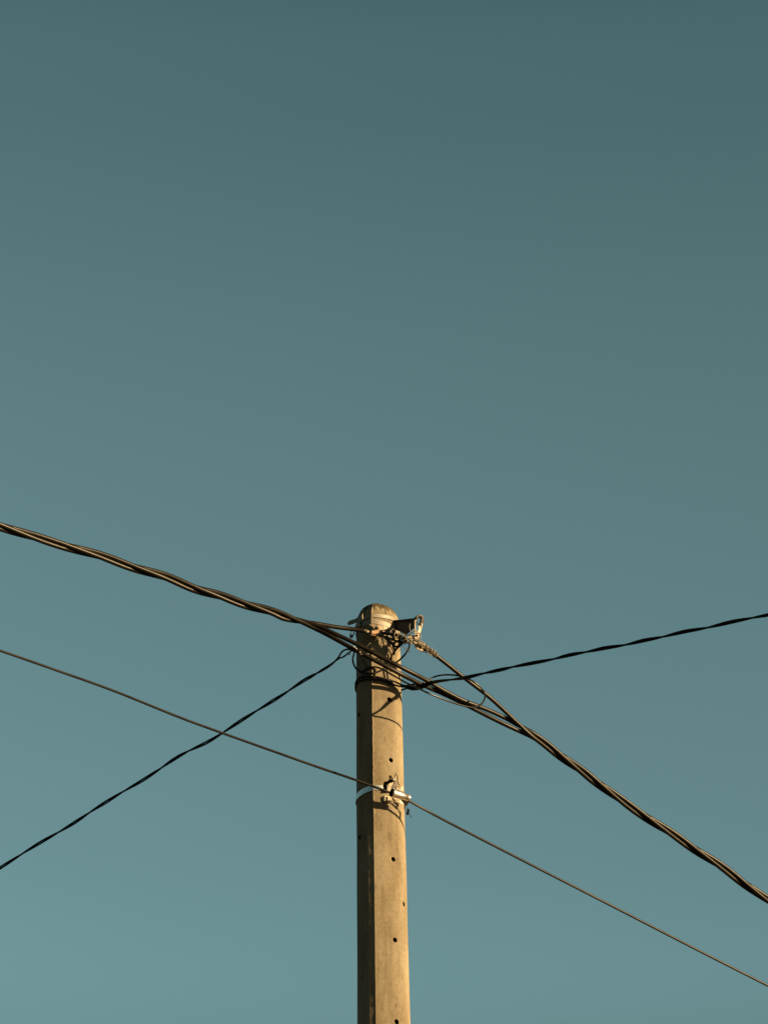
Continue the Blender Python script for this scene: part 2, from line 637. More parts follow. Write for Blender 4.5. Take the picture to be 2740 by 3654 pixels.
def interp_phase(ctrl):
    """dense centre line with phase carried along: ctrl = [(px,py,dy,phase)]"""
    pts = [P(*c[:3]) for c in ctrl]
    dense = []
    ph = []
    for i in range(len(pts) - 1):
        seg = cr(pts, 0.012) if i == 0 else None
        if i == 0:
            dense = seg
    # phase by nearest control arc position
    cum = [0.0]
    for a, b in zip(dense, dense[1:]):
        cum.append(cum[-1] + (b - a).length)
    idx = []
    j = 0
    for p in pts:
        best = min(range(j, len(dense)), key=lambda q: (dense[q] - p).length)
        idx.append(best)
        j = best
    kn = [(cum[idx[i]], ctrl[i][3]) for i in range(len(ctrl)) if ctrl[i][3] is not None]
    # monotone cubic for a steady twist
    m = []
    for i in range(len(kn)):
        if i == 0:
            m.append((kn[1][1] - kn[0][1]) / (kn[1][0] - kn[0][0]))
        elif i == len(kn) - 1:
            m.append((kn[-1][1] - kn[-2][1]) / (kn[-1][0] - kn[-2][0]))
        else:
            m.append(0.5 * ((kn[i][1] - kn[i - 1][1]) / (kn[i][0] - kn[i - 1][0]) + (kn[i + 1][1] - kn[i][1]) / (kn[i + 1][0] - kn[i][0])))
    for s in cum:
        i = 0
        while i < len(kn) - 2 and s > kn[i + 1][0]:
            i += 1
        h = kn[i + 1][0] - kn[i][0]
        t = (s - kn[i][0]) / h
        if t < 0:
            ph.append(kn[i][1] + m[i] * (s - kn[i][0]))
            continue
        if t > 1:
            ph.append(kn[i + 1][1] + m[i + 1] * (s - kn[i + 1][0]))
            continue
        ph.append((2 * t ** 3 - 3 * t ** 2 + 1) * kn[i][1] + (t ** 3 - 2 * t ** 2 + t) * h * m[i] + (-2 * t ** 3 + 3 * t ** 2) * kn[i + 1][1] + (t ** 3 - t ** 2) * h * m[i + 1])
    return dense, ph


def helix(ctrl, rho, off):
    dense, ph = interp_phase(ctrl)
    out = []
    N = len(dense)
    camp = Vector((0, 0, CAMZ))
    for i, p in enumerate(dense):
        t = (dense[min(i + 1, N - 1)] - dense[max(i - 1, 0)]).normalized()
        v = (camp - p).normalized()
        n1 = v.cross(t)
        if n1.z < 0:
            n1 = -n1
        n1.normalize()
        n2 = (v - t * v.dot(t)).normalized()
        a = R(ph[i] + off)
        out.append(p + (n1 * math.cos(a) + n2 * math.sin(a)) * rho)
    return out


RS = 7.9 * K            # strand radius
RHO = RS * 1.16
# left part of the bundle, node phases
LC = [(-700, 1640, -1.630, None), (-230, 1802, -1.207, 180 - 720), (10, 1880, -0.992, 180 - 600), (127, 1917, -0.899, None), (240, 1950, -0.812, 180 - 480), (359, 1984, -0.723, None),
      (477, 2024, -0.638, 180 - 360), (591, 2059, -0.558, None), (700, 2101, -0.485, 180 - 240), (777, 2124, -0.434, None), (878, 2157, -0.370, 180 - 120), (971, 2184, -0.313, None), (1051, 2214, -0.265, 180)]
RD = lambda x: 0.15 + (x - 1866) * 0.82 / 874
RC = [(x, y, RD(x), p) for x, y, p in [(1866, 2604, 90), (1940, 2652, None), (2011, 2706, 192), (2078, 2754, None), (2145, 2804, 312), (2225, 2862, None), (2313, 2922, 432), (2400, 2978, None),
      (2487, 3037, 552), (2580, 3098, None), (2668, 3163, 672), (2740, 3213, None), (2850, 3290, 792), (3250, 3575, 1170)]]
power = empty('power_cable', P(1400, 2380, -0.16), 'thick twisted bundle of three weathered cables crossing in front of the pole below its head', 'power cable')
hA = helix(LC, RHO, 0)
hB = helix(LC, RHO, 120)
hC = helix(LC, RHO, 240)
rA = helix(RC, RHO, 0)
rB = helix(RC, RHO, 240)
rC = helix(RC, RHO, 120)
step5 = lambda h: h[::4]
A_left = step5(hA)[:-1] + [P(1127, 2225, -0.225), P(1198, 2237.5, -0.19), P(1250, 2244, -0.165), P(1305, 2251.5, -0.15)]
A_right = [P(1496, 2299, -0.19), P(1520, 2314, -0.175), P(1549.5, 2335, -0.155), P(1595, 2370, -0.115), P(1641, 2407, -0.07), P(1689, 2443.5, -0.025), P(1742, 2484.5, 0.02), P(1800, 2537, 0.078), P(1838, 2573, 0.115)] + step5(rA)[1:]
B_all = step5(hB)[:-1] + [P(1127, 2230, -0.252), P(1180, 2254.5, -0.25), P(1276, 2300, -0.242), P(1373, 2351.5, -0.228), P(1421, 2376, -0.213), P(1472, 2402, -0.172),
                          P(1525, 2430, -0.115), P(1593, 2469.5, -0.055), P(1656, 2501, 0.0), P(1731.5, 2530, 0.055), P(1800, 2561, 0.105), P(1838, 2582, 0.142)] + step5(rB)[1:]
C_all = step5(hC)[:-1] + [P(1127, 2244, -0.245), P(1180, 2271, -0.258), P(1276, 2324, -0.262), P(1325, 2350, -0.255), P(1385, 2381.5, -0.235), P(1433, 2407, -0.20),
                          P(1480, 2431, -0.145), P(1535, 2456, -0.080), P(1590, 2480, -0.03), P(1640, 2504, 0.01), P(1701, 2535, 0.05), P(1762, 2566, 0.088), P(1820, 2594, 0.128)] + step5(rC)[1:]


def onward(pts, c0, c1, length=7.0, sag=0.35, at_start=False):
    """carry a line on past the picture along c0 -> c1, sagging a little"""
    d = (P(*c1[:3]) - P(*c0[:3])).normalized()
    e = pts[0] if at_start else pts[-1]
    ext = [e + d * length * t - Vector((0, 0, sag * t * t)) for t in (0.1, 0.3, 0.6, 1.0)]
    return ext[::-1] + pts if at_start else pts + ext


A_left = onward(A_left, LC[1], LC[0], at_start=True)
B_all = onward(onward(B_all, LC[1], LC[0], at_start=True), RC[-2], RC[-1])
C_all = onward(onward(C_all, LC[1], LC[0], at_start=True), RC[-2], RC[-1])
A_right = onward(A_right, RC[-2], RC[-1])
tube('strand', A_left, RS, M_CABLE, power, 12)
tube('strand', A_right, RS * 0.97, M_CABLE, power, 12)
tube('strand', B_all, RS, M_CABLE, power, 12)
tube('strand', C_all, RS, M_CABLE, power, 12)

# thin cable below
comm = [P(-600, 2130, -1.10), P(-200, 2254, -0.84), P(0, 2321, -0.71), P(200, 2391, -0.615), P(396, 2461, -0.53), P(650, 2563, -0.43), P(793, 2615.5, -0.38), P(954, 2673, -0.33), P(1148, 2742, -0.272), P(1240, 2773, -0.25),
        P(1334, 2807, -0.230), P(1388, 2827, -0.212), P(1425, 2841, -0.192), P(1452, 2854, -0.170), P(1482, 2871, -0.150), P(1510, 2886, -0.128), P(1540, 2902.5, -0.108), P(1591, 2930, -0.085), P(1680, 2976, -0.045), P(1832, 3054, 0.03), P(2010, 3145, 0.13),
        P(2192, 3238, 0.24), P(2460, 3376, 0.40), P(2740, 3518, 0.58), P(3200, 3745, 0.90)]
comm = onward(onward(comm, (-200, 2254, -0.84), (-600, 2130, -1.10), at_start=True), (2740, 3518, 0.58), (3200, 3745, 0.90))
cc = tube('communication_cable', comm, 4.3 * K, M_COMM, None, 10, step=0.03)
tag(cc, 'single straight thin grey cable slanting down through the shiny clamp on the pole', 'cable')
cc.location = (0, 0, 0)

# dark two-core service cables
RT = 3.3 * K
SRC = [(1530, 2438, -0.135, 0), (1569, 2430, -0.228, None), (1612, 2425, -0.285, 90), (1670, 2416, -0.400, None), (1728, 2402, -0.460, 270), (1777, 2392, -0.500, None), (1828, 2380, -0.540, 450), (1900, 2366, -0.600, None),
       (1977, 2351, -0.660, 630), (2032, 2337, -0.710, None), (2090, 2326.5, -0.750, 810), (2160, 2312, -0.810, None), (2230, 2301, -0.870, 990), (2298, 2285, -0.930, None), (2365, 2272, -0.990, 1170),
       (2440, 2254, -1.050, None), (2523, 2239.5, -1.120, 1350), (2605, 2220, -1.190, None), (2683, 2204.5, -1.260, 1530), (2740, 2194, -1.310, None), (2860, 2170, -1.410, 1710), (3100, 2120, -1.620, 1980)]
SLC = [(1212, 2345, -0.075, -20), (1198, 2358, -0.07, -55), (1180, 2372, -0.055, None), (1135, 2400, -0.02, -90 - 180), (1082, 2430, 0.03, None), (1030, 2465, 0.07, -90 - 360), (972, 2502, 0.12, None), (920, 2534, 0.17, -90 - 540), (860, 2572, 0.22, None), (798, 2613, 0.28, -90 - 720),
       (737, 2650, 0.33, None), (675, 2679, 0.39, -90 - 900), (627, 2706, 0.44, None), (578, 2739, 0.48, -90 - 1080), (510, 2784, 0.54, None), (443, 2823, 0.60, -90 - 1260), (380, 2862, 0.66, None), (321, 2899, 0.72, -90 - 1440), (266, 2936, 0.78, None), (211, 2969, 0.83, -90 - 1620),
       (145, 3007, 0.90, None), (80, 3047, 0.96, -90 - 1800), (0, 3098, 1.04, None), (-60, 3135, 1.10, -90 - 1980), (-500, 3400, 1.5, -90 - 2600)]
srv = empty('service_cable', P(1530, 2438, -0.12), 'black twisted two-core cable rising from the pole to the right edge', 'service cable', 'black twisted service cables')
r1 = step5(helix(SRC, RT * 1.0, 0))
r2 = step5(helix(SRC, RT * 1.0, 180))
slv = empty('service_cable', P(1215, 2345, -0.08), 'black twisted two-core cable dropping from the pole head to the lower left', 'service cable', 'black twisted service cables')
l1 = step5(helix(SLC, RT * 1.0, 0))
l2 = step5(helix(SLC, RT * 1.0, 180))

r1, r2 = [onward(q, SRC[-2], SRC[-1], 4.0) for q in (r1, r2)]
l1, l2 = [onward(q, SLC[-2], SLC[-1], 6.0) for q in (l1, l2)]

# right cable cores continue as the wires that loop round the pole
core_r1 = r1[::-1] + [P(1500, 2446, -0.125), P(1481, 2441, -0.11), P(1445, 2447, -0.10), S(1409, 2433, 0.012), S(1373, 2421, 0.012), S(1334, 2415, 0.010), S(1300, 2414, 0.008), S(1283, 2418, 0.007), S(1276, 2423, 0.005), sec(-84, S(1276, 2423, 0.005).z - 0.004, 0.004)[0], sec(-110, S(1276, 2423, 0.005).z - 0.008, 0.004)[0]]
core_r2 = r2[::-1] + [P(1498, 2450, -0.12), P(1470, 2452, -0.10), P(1433, 2450, -0.095), S(1409, 2445, 0.010), S(1387, 2435, 0.008), S(1361, 2428, 0.008), S(1330, 2424.5, 0.008), S(1300, 2425, 0.006), S(1284, 2430, 0.006), S(1276, 2435, 0.005), sec(-84, S(1276, 2435, 0.005).z - 0.004, 0.004)[0], sec(-110, S(1276, 2435, 0.005).z - 0.008, 0.004)[0]]
tube('core', core_r1, RT, M_BLACK, srv, 8)
tube('core', core_r2, RT, M_BLACK, srv, 8)
bm = bmesh.new()
sp_ = cr([P(1452, 2453, -0.095), P(1472, 2456, -0.10), P(1495, 2452, -0.115), P(1515, 2445, -0.135), P(1540, 2436, -0.165)], 0.005)
add_tube(bm, sp_, [0.0045 + 0.0075 * math.sin(math.pi * min(1, (i / (len(sp_) - 1)) * 0.92 + 0.04)) ** 0.6 for i in range(len(sp_))], 10)
link('tape_wrap', bm, M_RUBBER, srv)

# left cable: both cores run on behind the bundle and down round the pole
core_l1 = l1[::-1] + [P(1216, 2331, -0.085), P(1228, 2320, -0.10), P(1244, 2317, -0.12), P(1258, 2320, -0.125), P(1264, 2329, -0.115), P(1259.5, 2345, -0.095), P(1259.5, 2362, -0.075), P(1269, 2384, -0.075), S(1288, 2399, 0.009), S(1306, 2403, 0.010),
                      S(1325, 2403, 0.012), S(1349, 2397, 0.012), S(1368, 2389, 0.012), S(1385, 2379, 0.014), P(1411, 2366, -0.12), P(1436, 2345, -0.12), P(1452, 2325, -0.125), P(1460, 2308, -0.135), P(1460, 2297, -0.14), P(1454, 2289, -0.145),
                      P(1440, 2294, -0.15), P(1416, 2315, -0.145), S(1402, 2332, 0.022), S(1391, 2357, 0.016), S(1380, 2382, 0.013), S(1382, 2410, 0.012), S(1390, 2444, 0.008)]
core_l2 = l2[::-1] + [P(1222, 2346, -0.085), P(1236, 2336, -0.10), P(1249, 2326, -0.125), P(1262, 2319, -0.14), P(1290, 2318, -0.15)]
tube('core', core_l1[::-1], RT, M_BLACK, slv, 8)
tube('core', core_l2[::-1], RT * 0.9, M_BLACK, slv, 8)

# spare wire: big open loop to the right of the pole
loop = [S(1292, 2396, 0.005), S(1310, 2385, 0.007), S(1334, 2380, 0.010), S(1349, 2382, 0.013), S(1367, 2390, 0.03), P(1385, 2400, -0.17), P(1421, 2420.5, -0.215), P(1452, 2438, -0.245), P(1489, 2454, -0.262), P(1520, 2470, -0.262), P(1554, 2484, -0.24), P(1594, 2500, -0.203), P(1630, 2512, -0.165), P(1672, 2522.5, -0.12), P(1697, 2523, -0.09),
        P(1715, 2514, -0.065), P(1727, 2498, -0.05), P(1730, 2482, -0.04), P(1722, 2463, -0.04), P(1707, 2446, -0.05), P(1686, 2431, -0.065), P(1655, 2416, -0.06), P(1625, 2409.5, -0.05), P(1590, 2408, -0.045), P(1556, 2413, -0.05), P(1528, 2426, -0.06), P(1505, 2441, -0.075), P(1480, 2450, -0.085), P(1450, 2457, -0.085), P(1430, 2463, -0.082)]
lw = tube('loop_wire', loop, 3.3 * K, M_JUMP, None, 8, step=0.008)
tag(lw, 'single black spare wire bent in a large open loop right of the pole', 'wire')

# thin dark wire lying on the shaded side
w = tube('stray_wire', [S(1282, 2335, 0.004), S(1296, 2357, 0.004), S(1306, 2378, 0.004), S(1316, 2400, 0.004)], 1.6 * K, M_JUMP, None, 6, step=0.006)
tag(w, 'thin dark wire lying on the shaded side of the pole below the thick cables', 'wire')
w = tube('stray_wire', [S(1330, 2285, 0.006), S(1313, 2303, 0.012), S(1296, 2318, 0.015), S(1288, 2326, 0.016)], 1.6 * K, M_WIRE, None, 6, step=0.006)
tag(w, 'short pale wire slanting down from the bolted clamp plate to the thick cables', 'wire')

# small metal tie on the lower thick strand
tie = empty('tie_clip', P(1275, 2322, -0.215), 'small bright metal tie gripping the lower thick strand at the left pole edge', 'wire tie')
for k, (x, y, dx, dy_) in enumerate([(1262, 2308, 9, 6), (1270, 2314, 9, 5), (1284, 2328, 4, 10), (1289, 2335, 4, 5)]):
    bm = bmesh.new()
    add_box(bm, P(x, y, -0.276 + 0.002 * k), (dx * K, 0.004, dy_ * K * 0.8), (28, 20, 10), 0.001)
    link('clip_fold', bm, M_GALV, tie)
tube('tie_end', [P(1290, 2334, -0.265), P(1304, 2333, -0.255), P(1318, 2334, -0.235), P(1330, 2342, -0.185)], 1.4 * K, M_WIRE, tie, 6, step=0.006)
tube('tie_end', [P(1254, 2322, -0.255), P(1249, 2328, -0.235), P(1246, 2337, -0.19)], 2.2 * K, M_WIRE, tie, 6, step=0.006)

# ------------------------------------------------------------------ right bracket
brk = empty('cable_bracket', P(1410, 2235, -0.07), 'dark pointed steel bracket sticking out from the right side of the pole head', 'bracket')


def BRP(px, py):
    """point in the vertical plane of the bracket arm (azimuth 48 deg)"""
    az = R(48)
    lo, hi = -0.5, 0.3
    ax = axis_x(ZSH)
    for _ in range(40):
        mid = (lo + hi) / 2
        q = P(px, py, mid)
        # want q - axis parallel to (sin az, -cos az)
        f_ = (q.x - ax) * math.cos(az) + (q.y - D) * math.sin(az)
        if f_ > 0:
            hi = mid
        else:
            lo = mid
    return P(px, py, (lo + hi) / 2)


bm = bmesh.new()
outl = [BRP(*q) for q in [(1404, 2219), (1440, 2216), (1478, 2211.5), (1485, 2219), (1479, 2236), (1464, 2249), (1450, 2262), (1444, 2264), (1424, 2252), (1404, 2246)]]
tv = Vector((math.cos(R(48)), math.sin(R(48)), 0)) * 0.006
add_poly(bm, outl, tv)
link('arm', bm, M_DARK, brk, smooth=False)
bm = bmesh.new()
for i in range(1):
    q = [BRP(*v) for v in [(1404, 2218), (1440, 2215), (1480, 2210.5)]]
    add_strip(bm, q, [Vector((math.cos(R(48)), math.sin(R(48)), 0)) * 0.012] * 3, 0.004)
link('flange', bm, M_DARK, brk, smooth=False)
bm = bmesh.new()
s0 = S(1412, 2262, 0.006)
add_poly(bm, [S(1384, 2251, 0.004), S(1400, 2250, 0.004), S(1412, 2262, 0.004), S(1404, 2282, 0.004), S(1386, 2276, 0.004)], Vector((-0.002, -0.006, 0)))
link('foot_plate', bm, M_DARK, brk, smooth=False)
# pale wedge plate behind the straps
bm = bmesh.new()
add_poly(bm, [S(1352, 2232, 0.003), S(1372, 2235, 0.003), S(1386, 2244, 0.003), S(1376, 2253, 0.003), S(1354, 2251, 0.003)], Vector((-0.001, -0.004, 0)))
link('backing_plate', bm, M_WIRE, brk, smooth=False)
# rolled eye at the bracket end
tube('hook', [P(1477, 2222, -0.165), P(1479, 2212, -0.168), P(1487, 2204, -0.17), P(1496, 2201, -0.168), P(1503, 2205, -0.163), P(1504, 2216, -0.158), P(1500, 2226, -0.155), P(1494, 2230, -0.155)],
     5.6 * K, M_DARK, brk, 12, step=0.004)
tube('hook_rib', [P(1484, 2209, -0.205), P(1488, 2201, -0.206), P(1495, 2197, -0.200), P(1502, 2199, -0.190), P(1504, 2206, -0.180)], 3.6 * K, M_DARK, brk, 8, step=0.004)
tube('hook_rib', [P(1488, 2199, -0.176), P(1497, 2196.5, -0.174), P(1505, 2200, -0.168), P(1508, 2209, -0.162), P(1507, 2220, -0.158)], 3.0 * K, M_RUST, brk, 8, step=0.004)

# ------------------------------------------------------------------ right anchor clamp with bail
anc = empty('anchor_clamp', P(1487, 2286, -0.19), 'pale wedge-shaped anchor clamp hanging by its wire bail from the dark bracket', 'anchor clamp')
bail = [P(1483, 2262, -0.185), P(1481, 2245, -0.19), P(1480, 2228, -0.195), P(1482, 2212, -0.198), P(1488, 2201, -0.195), P(1496, 2196.5, -0.185), P(1504, 2198, -0.17), P(1508, 2207, -0.16), P(1506, 2222, -0.155), P(1503, 2238, -0.155), P(1500, 2250, -0.16), P(1496, 2262, -0.17)]
tube('bail', bail, 2.7 * K, M_GALV, anc, 10, step=0.004)
tube('bail', [p + Vector((0.004, 0.010, -0.001)) for p in bail[3:9]], 2.2 * K, M_DARK, anc, 10, step=0.004)
bm = bmesh.new()
add_poly(bm, [P(1492, 2234, -0.178), P(1499, 2232, -0.172), P(1501, 2246, -0.172), P(1499, 2258, -0.176), P(1490, 2256, -0.182), P(1494, 2245, -0.18)], Vector((0.002, 0.006, 0)))
link('thimble', bm, M_GALV, anc, smooth=False)
bm = bmesh.new()
add_poly(bm, [P(1479, 2253, -0.19), P(1494, 2254, -0.185), P(1495, 2272, -0.185), P(1489, 2284, -0.19), P(1479, 2280, -0.195)], Vector((0.003, 0.009, 0)))
link('head_plate', bm, M_GALV, anc, smooth=False)
bm = bmesh.new()
add_cyl(bm, P(1486, 2266, -0.196), P(1486.5, 2266, -0.186), 2.7 * K, n=12)
add_cyl(bm, P(1490, 2268, -0.197), P(1490, 2268, -0.187), 3.0 * K, n=12)
link('pin', bm, M_RUST, anc)
bm = bmesh.new()
add_poly(bm, [P(1455, 2272, -0.19), P(1466, 2264, -0.185), P(1480, 2270, -0.185), P(1480, 2283, -0.19), P(1468, 2284, -0.195), P(1454, 2278, -0.195)], Vector((0.003, 0.012, 0)))
link('cheek', bm, M_GALV, anc, smooth=False)
bm = bmesh.new()
add_poly(bm, [P(1459, 2286, -0.20), P(1466, 2281, -0.20), P(1490, 2283, -0.20), P(1510, 2296, -0.195), P(1519, 2308, -0.19), P(1508, 2306, -0.195), P(1492, 2298, -0.20), P(1468, 2294, -0.205)], Vector((0.003, 0.012, 0)))
bmesh.ops.bevel(bm, geom=list(bm.edges), offset=0.0015, segments=2, affect='EDGES', clamp_overlap=True)
link('wedge_body', bm, M_GALV, anc, smooth=False)
bm = bmesh.new()
add_poly(bm, [P(1476, 2303, -0.19), P(1484, 2300, -0.19), P(1497, 2308, -0.19), P(1508, 2317, -0.185), P(1512, 2323, -0.185), P(1502, 2323, -0.19), P(1488, 2315, -0.195)], Vector((0.002, 0.010, 0)))
bmesh.ops.bevel(bm, geom=list(bm.edges), offset=0.0012, segments=2, affect='EDGES', clamp_overlap=True)
link('lower_jaw', bm, M_GALV, anc, smooth=False)
bm = bmesh.new()
add_box(bm, P(1467, 2298, -0.205), (8 * K, 0.007, 4.5 * K), (20, 0, 0), 0.0018)
link('jaw_tip', bm, M_GALV, anc)
bm = bmesh.new()
add_poly(bm, [P(1478, 2297, -0.192), P(1500, 2301, -0.19), P(1520, 2316, -0.18), P(1514, 2320, -0.182), P(1500, 2312, -0.187)], Vector((0.002, 0.008, 0)))
link('inner_wedge', bm, M_RUST, anc, smooth=False)


def coil(path, rr, wire, turns, irregular=0.25, seed=0, n=6):
    rnd = random.Random(seed)
    dense = cr(path, 0.002)
    cum = [0.0]
    for a, b in zip(dense, dense[1:]):
        cum.append(cum[-1] + (b - a).length)
    L = cum[-1]
    m = int(turns * 18)
    out = []
    up = None
    ph0 = rnd.random() * 6
    for i in range(m + 1):
        u = i / m
        s = (u + irregular * 0.06 * math.sin(u * 23 + ph0) + irregular * 0.04 * math.sin(u * 61)) * L
        s = min(max(s, 0), L * 0.9999)
        j = 0
        while j < len(cum) - 2 and cum[j + 1] < s:
            j += 1
        f_ = (s - cum[j]) / (cum[j + 1] - cum[j])
        p = dense[j].lerp(dense[j + 1], f_)
        t = (dense[j + 1] - dense[j]).normalized()
        up = (Vector((0, 0, 1)) - t * t.z).normalized()
        sd_ = t.cross(up)
        r_ = rr * (1 + irregular * 0.25 * math.sin(u * 37 + ph0) + irregular * 0.15 * math.sin(u * 91))
        a = u * turns * 2 * math.pi + ph0
        out.append(p + (up * math.cos(a) + sd_ * math.sin(a)) * r_)
    return out


# tie wire wrapped round the strand beyond the clamp
wrap = empty('tie_wire', P(1535, 2322, -0.165), 'beige tie wire wound round the right strand just beyond the anchor clamp', 'tie wire', 'tie wire windings')
pth = [P(1497, 2301, -0.19), P(1520, 2314, -0.175), P(1549, 2335, -0.16), P(1560, 2343.5, -0.153)]
tube('winding', coil(pth, 9.4 * K, 0.001, 15, 0.9, 3), 1.5 * K, M_WIRE, wrap, 6, smooth_path=False)
tube('winding', coil([P(1490, 2292, -0.195)] + pth[:3], 10.8 * K, 0.001, 8, 1.2, 8), 1.4 * K, M_WIRE, wrap, 6, smooth_path=False)
tube('loose_end', [P(1540, 2326, -0.185), P(1540, 2316, -0.19), P(1540.5, 2305, -0.19)], 0.9 * K, M_WIRE, wrap, 5, step=0.004)
tube('loose_end', [P(1520, 2312, -0.19), P(1526, 2325, -0.195), P(1533, 2336, -0.19), P(1541, 2336, -0.18)], 1.2 * K, M_WIRE, wrap, 5, step=0.004)
for q in ([P(1447, 2268, -0.19), P(1462, 2267, -0.205), P(1485, 2272, -0.212), P(1503, 2287, -0.205), P(1518, 2301, -0.195), P(1530, 2310, -0.185)],
          [P(1452, 2280, -0.20), P(1470, 2277, -0.21), P(1490, 2282, -0.214), P(1497, 2295, -0.212), P(1509, 2299, -0.205), P(1516, 2306, -0.198)],
          [P(1458, 2266, -0.19), P(1470, 2257, -0.20), P(1482, 2252, -0.202), P(1494, 2256, -0.195), P(1500, 2264, -0.185), P(1501, 2280, -0.178)],
          [P(1489, 2280, -0.21), P(1493, 2295, -0.214), P(1506, 2307, -0.21), P(1511, 2314, -0.205)]):
    tube('lashing', q, 1.6 * K, M_WIRE, wrap, 6, step=0.004)
tube('loose_end', [P(1463, 2225, -0.2), P(1461, 2236, -0.2), P(1463, 2247, -0.198), P(1467, 2258, -0.195), P(1473, 2256, -0.195), P(1476, 2242, -0.195)], 1.1 * K, M_WIRE, wrap, 5, step=0.004)

# ------------------------------------------------------------------ centre rod with its winding
rod = empty('tie_wire', P(1415, 2265, -0.17), 'beige tie wire wound round the short black cable tail in front of the pole', 'tie wire', 'tie wire windings')
rp_ = [P(1360, 2259, -0.155), P(1385, 2261, -0.17), P(1410, 2265, -0.18), P(1432, 2272, -0.185), P(1447, 2284, -0.188), P(1454, 2294, -0.188)]
tube('winding', coil(rp_[2:], 9.0 * K, 0.001, 10, 0.9, 5), 1.5 * K, M_WIRE, rod, 6, smooth_path=False)
tube('loose_end', [P(1430, 2257, -0.2), P(1441, 2262, -0.203), P(1449, 2274, -0.203), P(1454, 2288, -0.20)], 1.3 * K, M_WIRE, rod, 6, step=0.004)
tube('loose_end', [P(1386, 2272, -0.15), P(1387, 2288, -0.148), P(1393, 2306, -0.142), P(1399, 2318, -0.136), P(1403, 2327, -0.13)], 1.5 * K, M_WIRE, rod, 6, step=0.004)
tube('loose_end', [P(1434, 2304, -0.14), P(1446, 2313, -0.14), P(1457, 2321, -0.14), P(1464, 2327, -0.14)], 1.2 * K, M_WIRE, rod, 6, step=0.004)
tube('loose_end', [P(1330, 2288, -0.135), P(1345, 2280, -0.14), P(1360, 2272, -0.145), P(1376, 2272, -0.15), P(1388, 2280, -0.15)], 1.3 * K, M_WIRE, rod, 6, step=0.004)
tube('loose_end', [P(1408, 2300, -0.14), P(1410, 2310, -0.14)], 1.3 * K, M_WIRE, rod, 6, step=0.004)
tl = tube('cable_tail', rp_, 5.6 * K, M_BLACK, None, 10, step=0.006)
tag(tl, 'short thick black cable tail leading right from the bolted clamp plate', 'cable tail')
for q in ([P(1372, 2262, -0.165), P(1366, 2276, -0.158), P(1376, 2290, -0.152), P(1392, 2288, -0.152), P(1398, 2274, -0.160), P(1390, 2262, -0.168)],
          [P(1412, 2284, -0.165), P(1424, 2296, -0.16), P(1438, 2292, -0.165), P(1444, 2278, -0.175), P(1438, 2268, -0.18)],
          [P(1400, 2262, -0.175), P(1396, 2250, -0.172), P(1404, 2244, -0.168), P(1412, 2252, -0.172)],
          [P(1420, 2300, -0.15), P(1428, 2312, -0.145), P(1424, 2324, -0.14)]):
    tube('loose_end', q, 1.3 * K, M_WIRE, rod, 6, step=0.004)
# dark knot of jumper wires right of centre
jm = empty('jumper_wires', P(1410, 2290, -0.15), 'tangled short dark jumper wires hanging under the wire-wound cable tail', 'jumper wires')
for q, rr in (([P(1352, 2268, -0.14), P(1375, 2273, -0.155), P(1400, 2282, -0.165), P(1425, 2290, -0.165), P(1447, 2287, -0.16)], 3.2),
              ([P(1378, 2270, -0.145), P(1393, 2292, -0.155), P(1408, 2306, -0.15), P(1420, 2306, -0.145), P(1436, 2294, -0.15), P(1444, 2280, -0.16)], 2.8),
              ([P(1402, 2276, -0.17), P(1410, 2290, -0.17), P(1402, 2304, -0.16), P(1408, 2322, -0.145), P(1404, 2336, -0.13)], 3.0),
              ([P(1420, 2270, -0.17), P(1428, 2284, -0.172), P(1424, 2300, -0.16), P(1412, 2318, -0.145)], 3.0),
              ([P(1362, 2262, -0.15), P(1380, 2284, -0.15), P(1404, 2294, -0.16), P(1430, 2280, -0.17)], 2.4)):
    tube('jumper', q, (rr + 0.9) * K, M_JUMP, jm, 8, step=0.006)

# ------------------------------------------------------------------ left dead-end clamp plate
pl = empty('dead_end_clamp', P(1335, 2247, -0.14), 'pale rust flecked clamp plate with two bolts on the front of the pole', 'clamp')
bm = bmesh.new()
c = P(1339, 2251, -0.142)
add_box(bm, P(1339.5, 2248, -0.145), (29 * K, 0.012, 37 * K), (2, 12, 0), 0.0015)
link('plate', bm, M_RUSTG, pl, smooth=False)
bm = bmesh.new()
add_poly(bm, [P(1317, 2227, -0.150), P(1346, 2229, -0.155), P(1351, 2236, -0.155), P(1326, 2235, -0.155)], Vector((0.0, 0.016, -0.002)))
link('top_lip', bm, M_GALV, pl, smooth=False)
for bx in (1333, 1348):
    bm = bmesh.new()
    add_cyl(bm, P(bx, 2239, -0.151), P(bx + 0.5, 2239, -0.166), 4.6 * K, n=6)
    add_cyl(bm, P(bx + 1, 2239, -0.166), P(bx + 1.5, 2239, -0.172), 2.4 * K, n=12)
    link('bolt', bm, M_GALV, pl, smooth=False)
    bm = bmesh.new()
    add_cyl(bm, P(bx - 1, 2241, -0.150), P(bx - 1, 2241, -0.154), 6.2 * K, n=16)
    link('washer', bm, M_RUST, pl)
bm = bmesh.new()
add_poly(bm, [P(1319, 2262, -0.150), P(1349, 2263, -0.153), P(1352, 2268, -0.151), P(1341, 2270, -0.150), P(1324, 2266, -0.148)], Vector((0, 0.010, 0)))
link('lower_lip', bm, M_RUSTG, pl, smooth=False)
bm = bmesh.new()
add_lathe(bm, P(1301, 2251, -0.15), P(1321, 2254, -0.145), [(0, 6.2 * K), (0.02, 7.4 * K), (0.16, 7.4 * K), (0.2, 5.6 * K), (0.3, 5.6 * K), (0.34, 7.2 * K), (0.46, 7.0 * K), (0.5, 5.0 * K), (1, 4.2 * K)])
link('ferrule', bm, M_GALV, pl)
bm = bmesh.new()
ringp = []
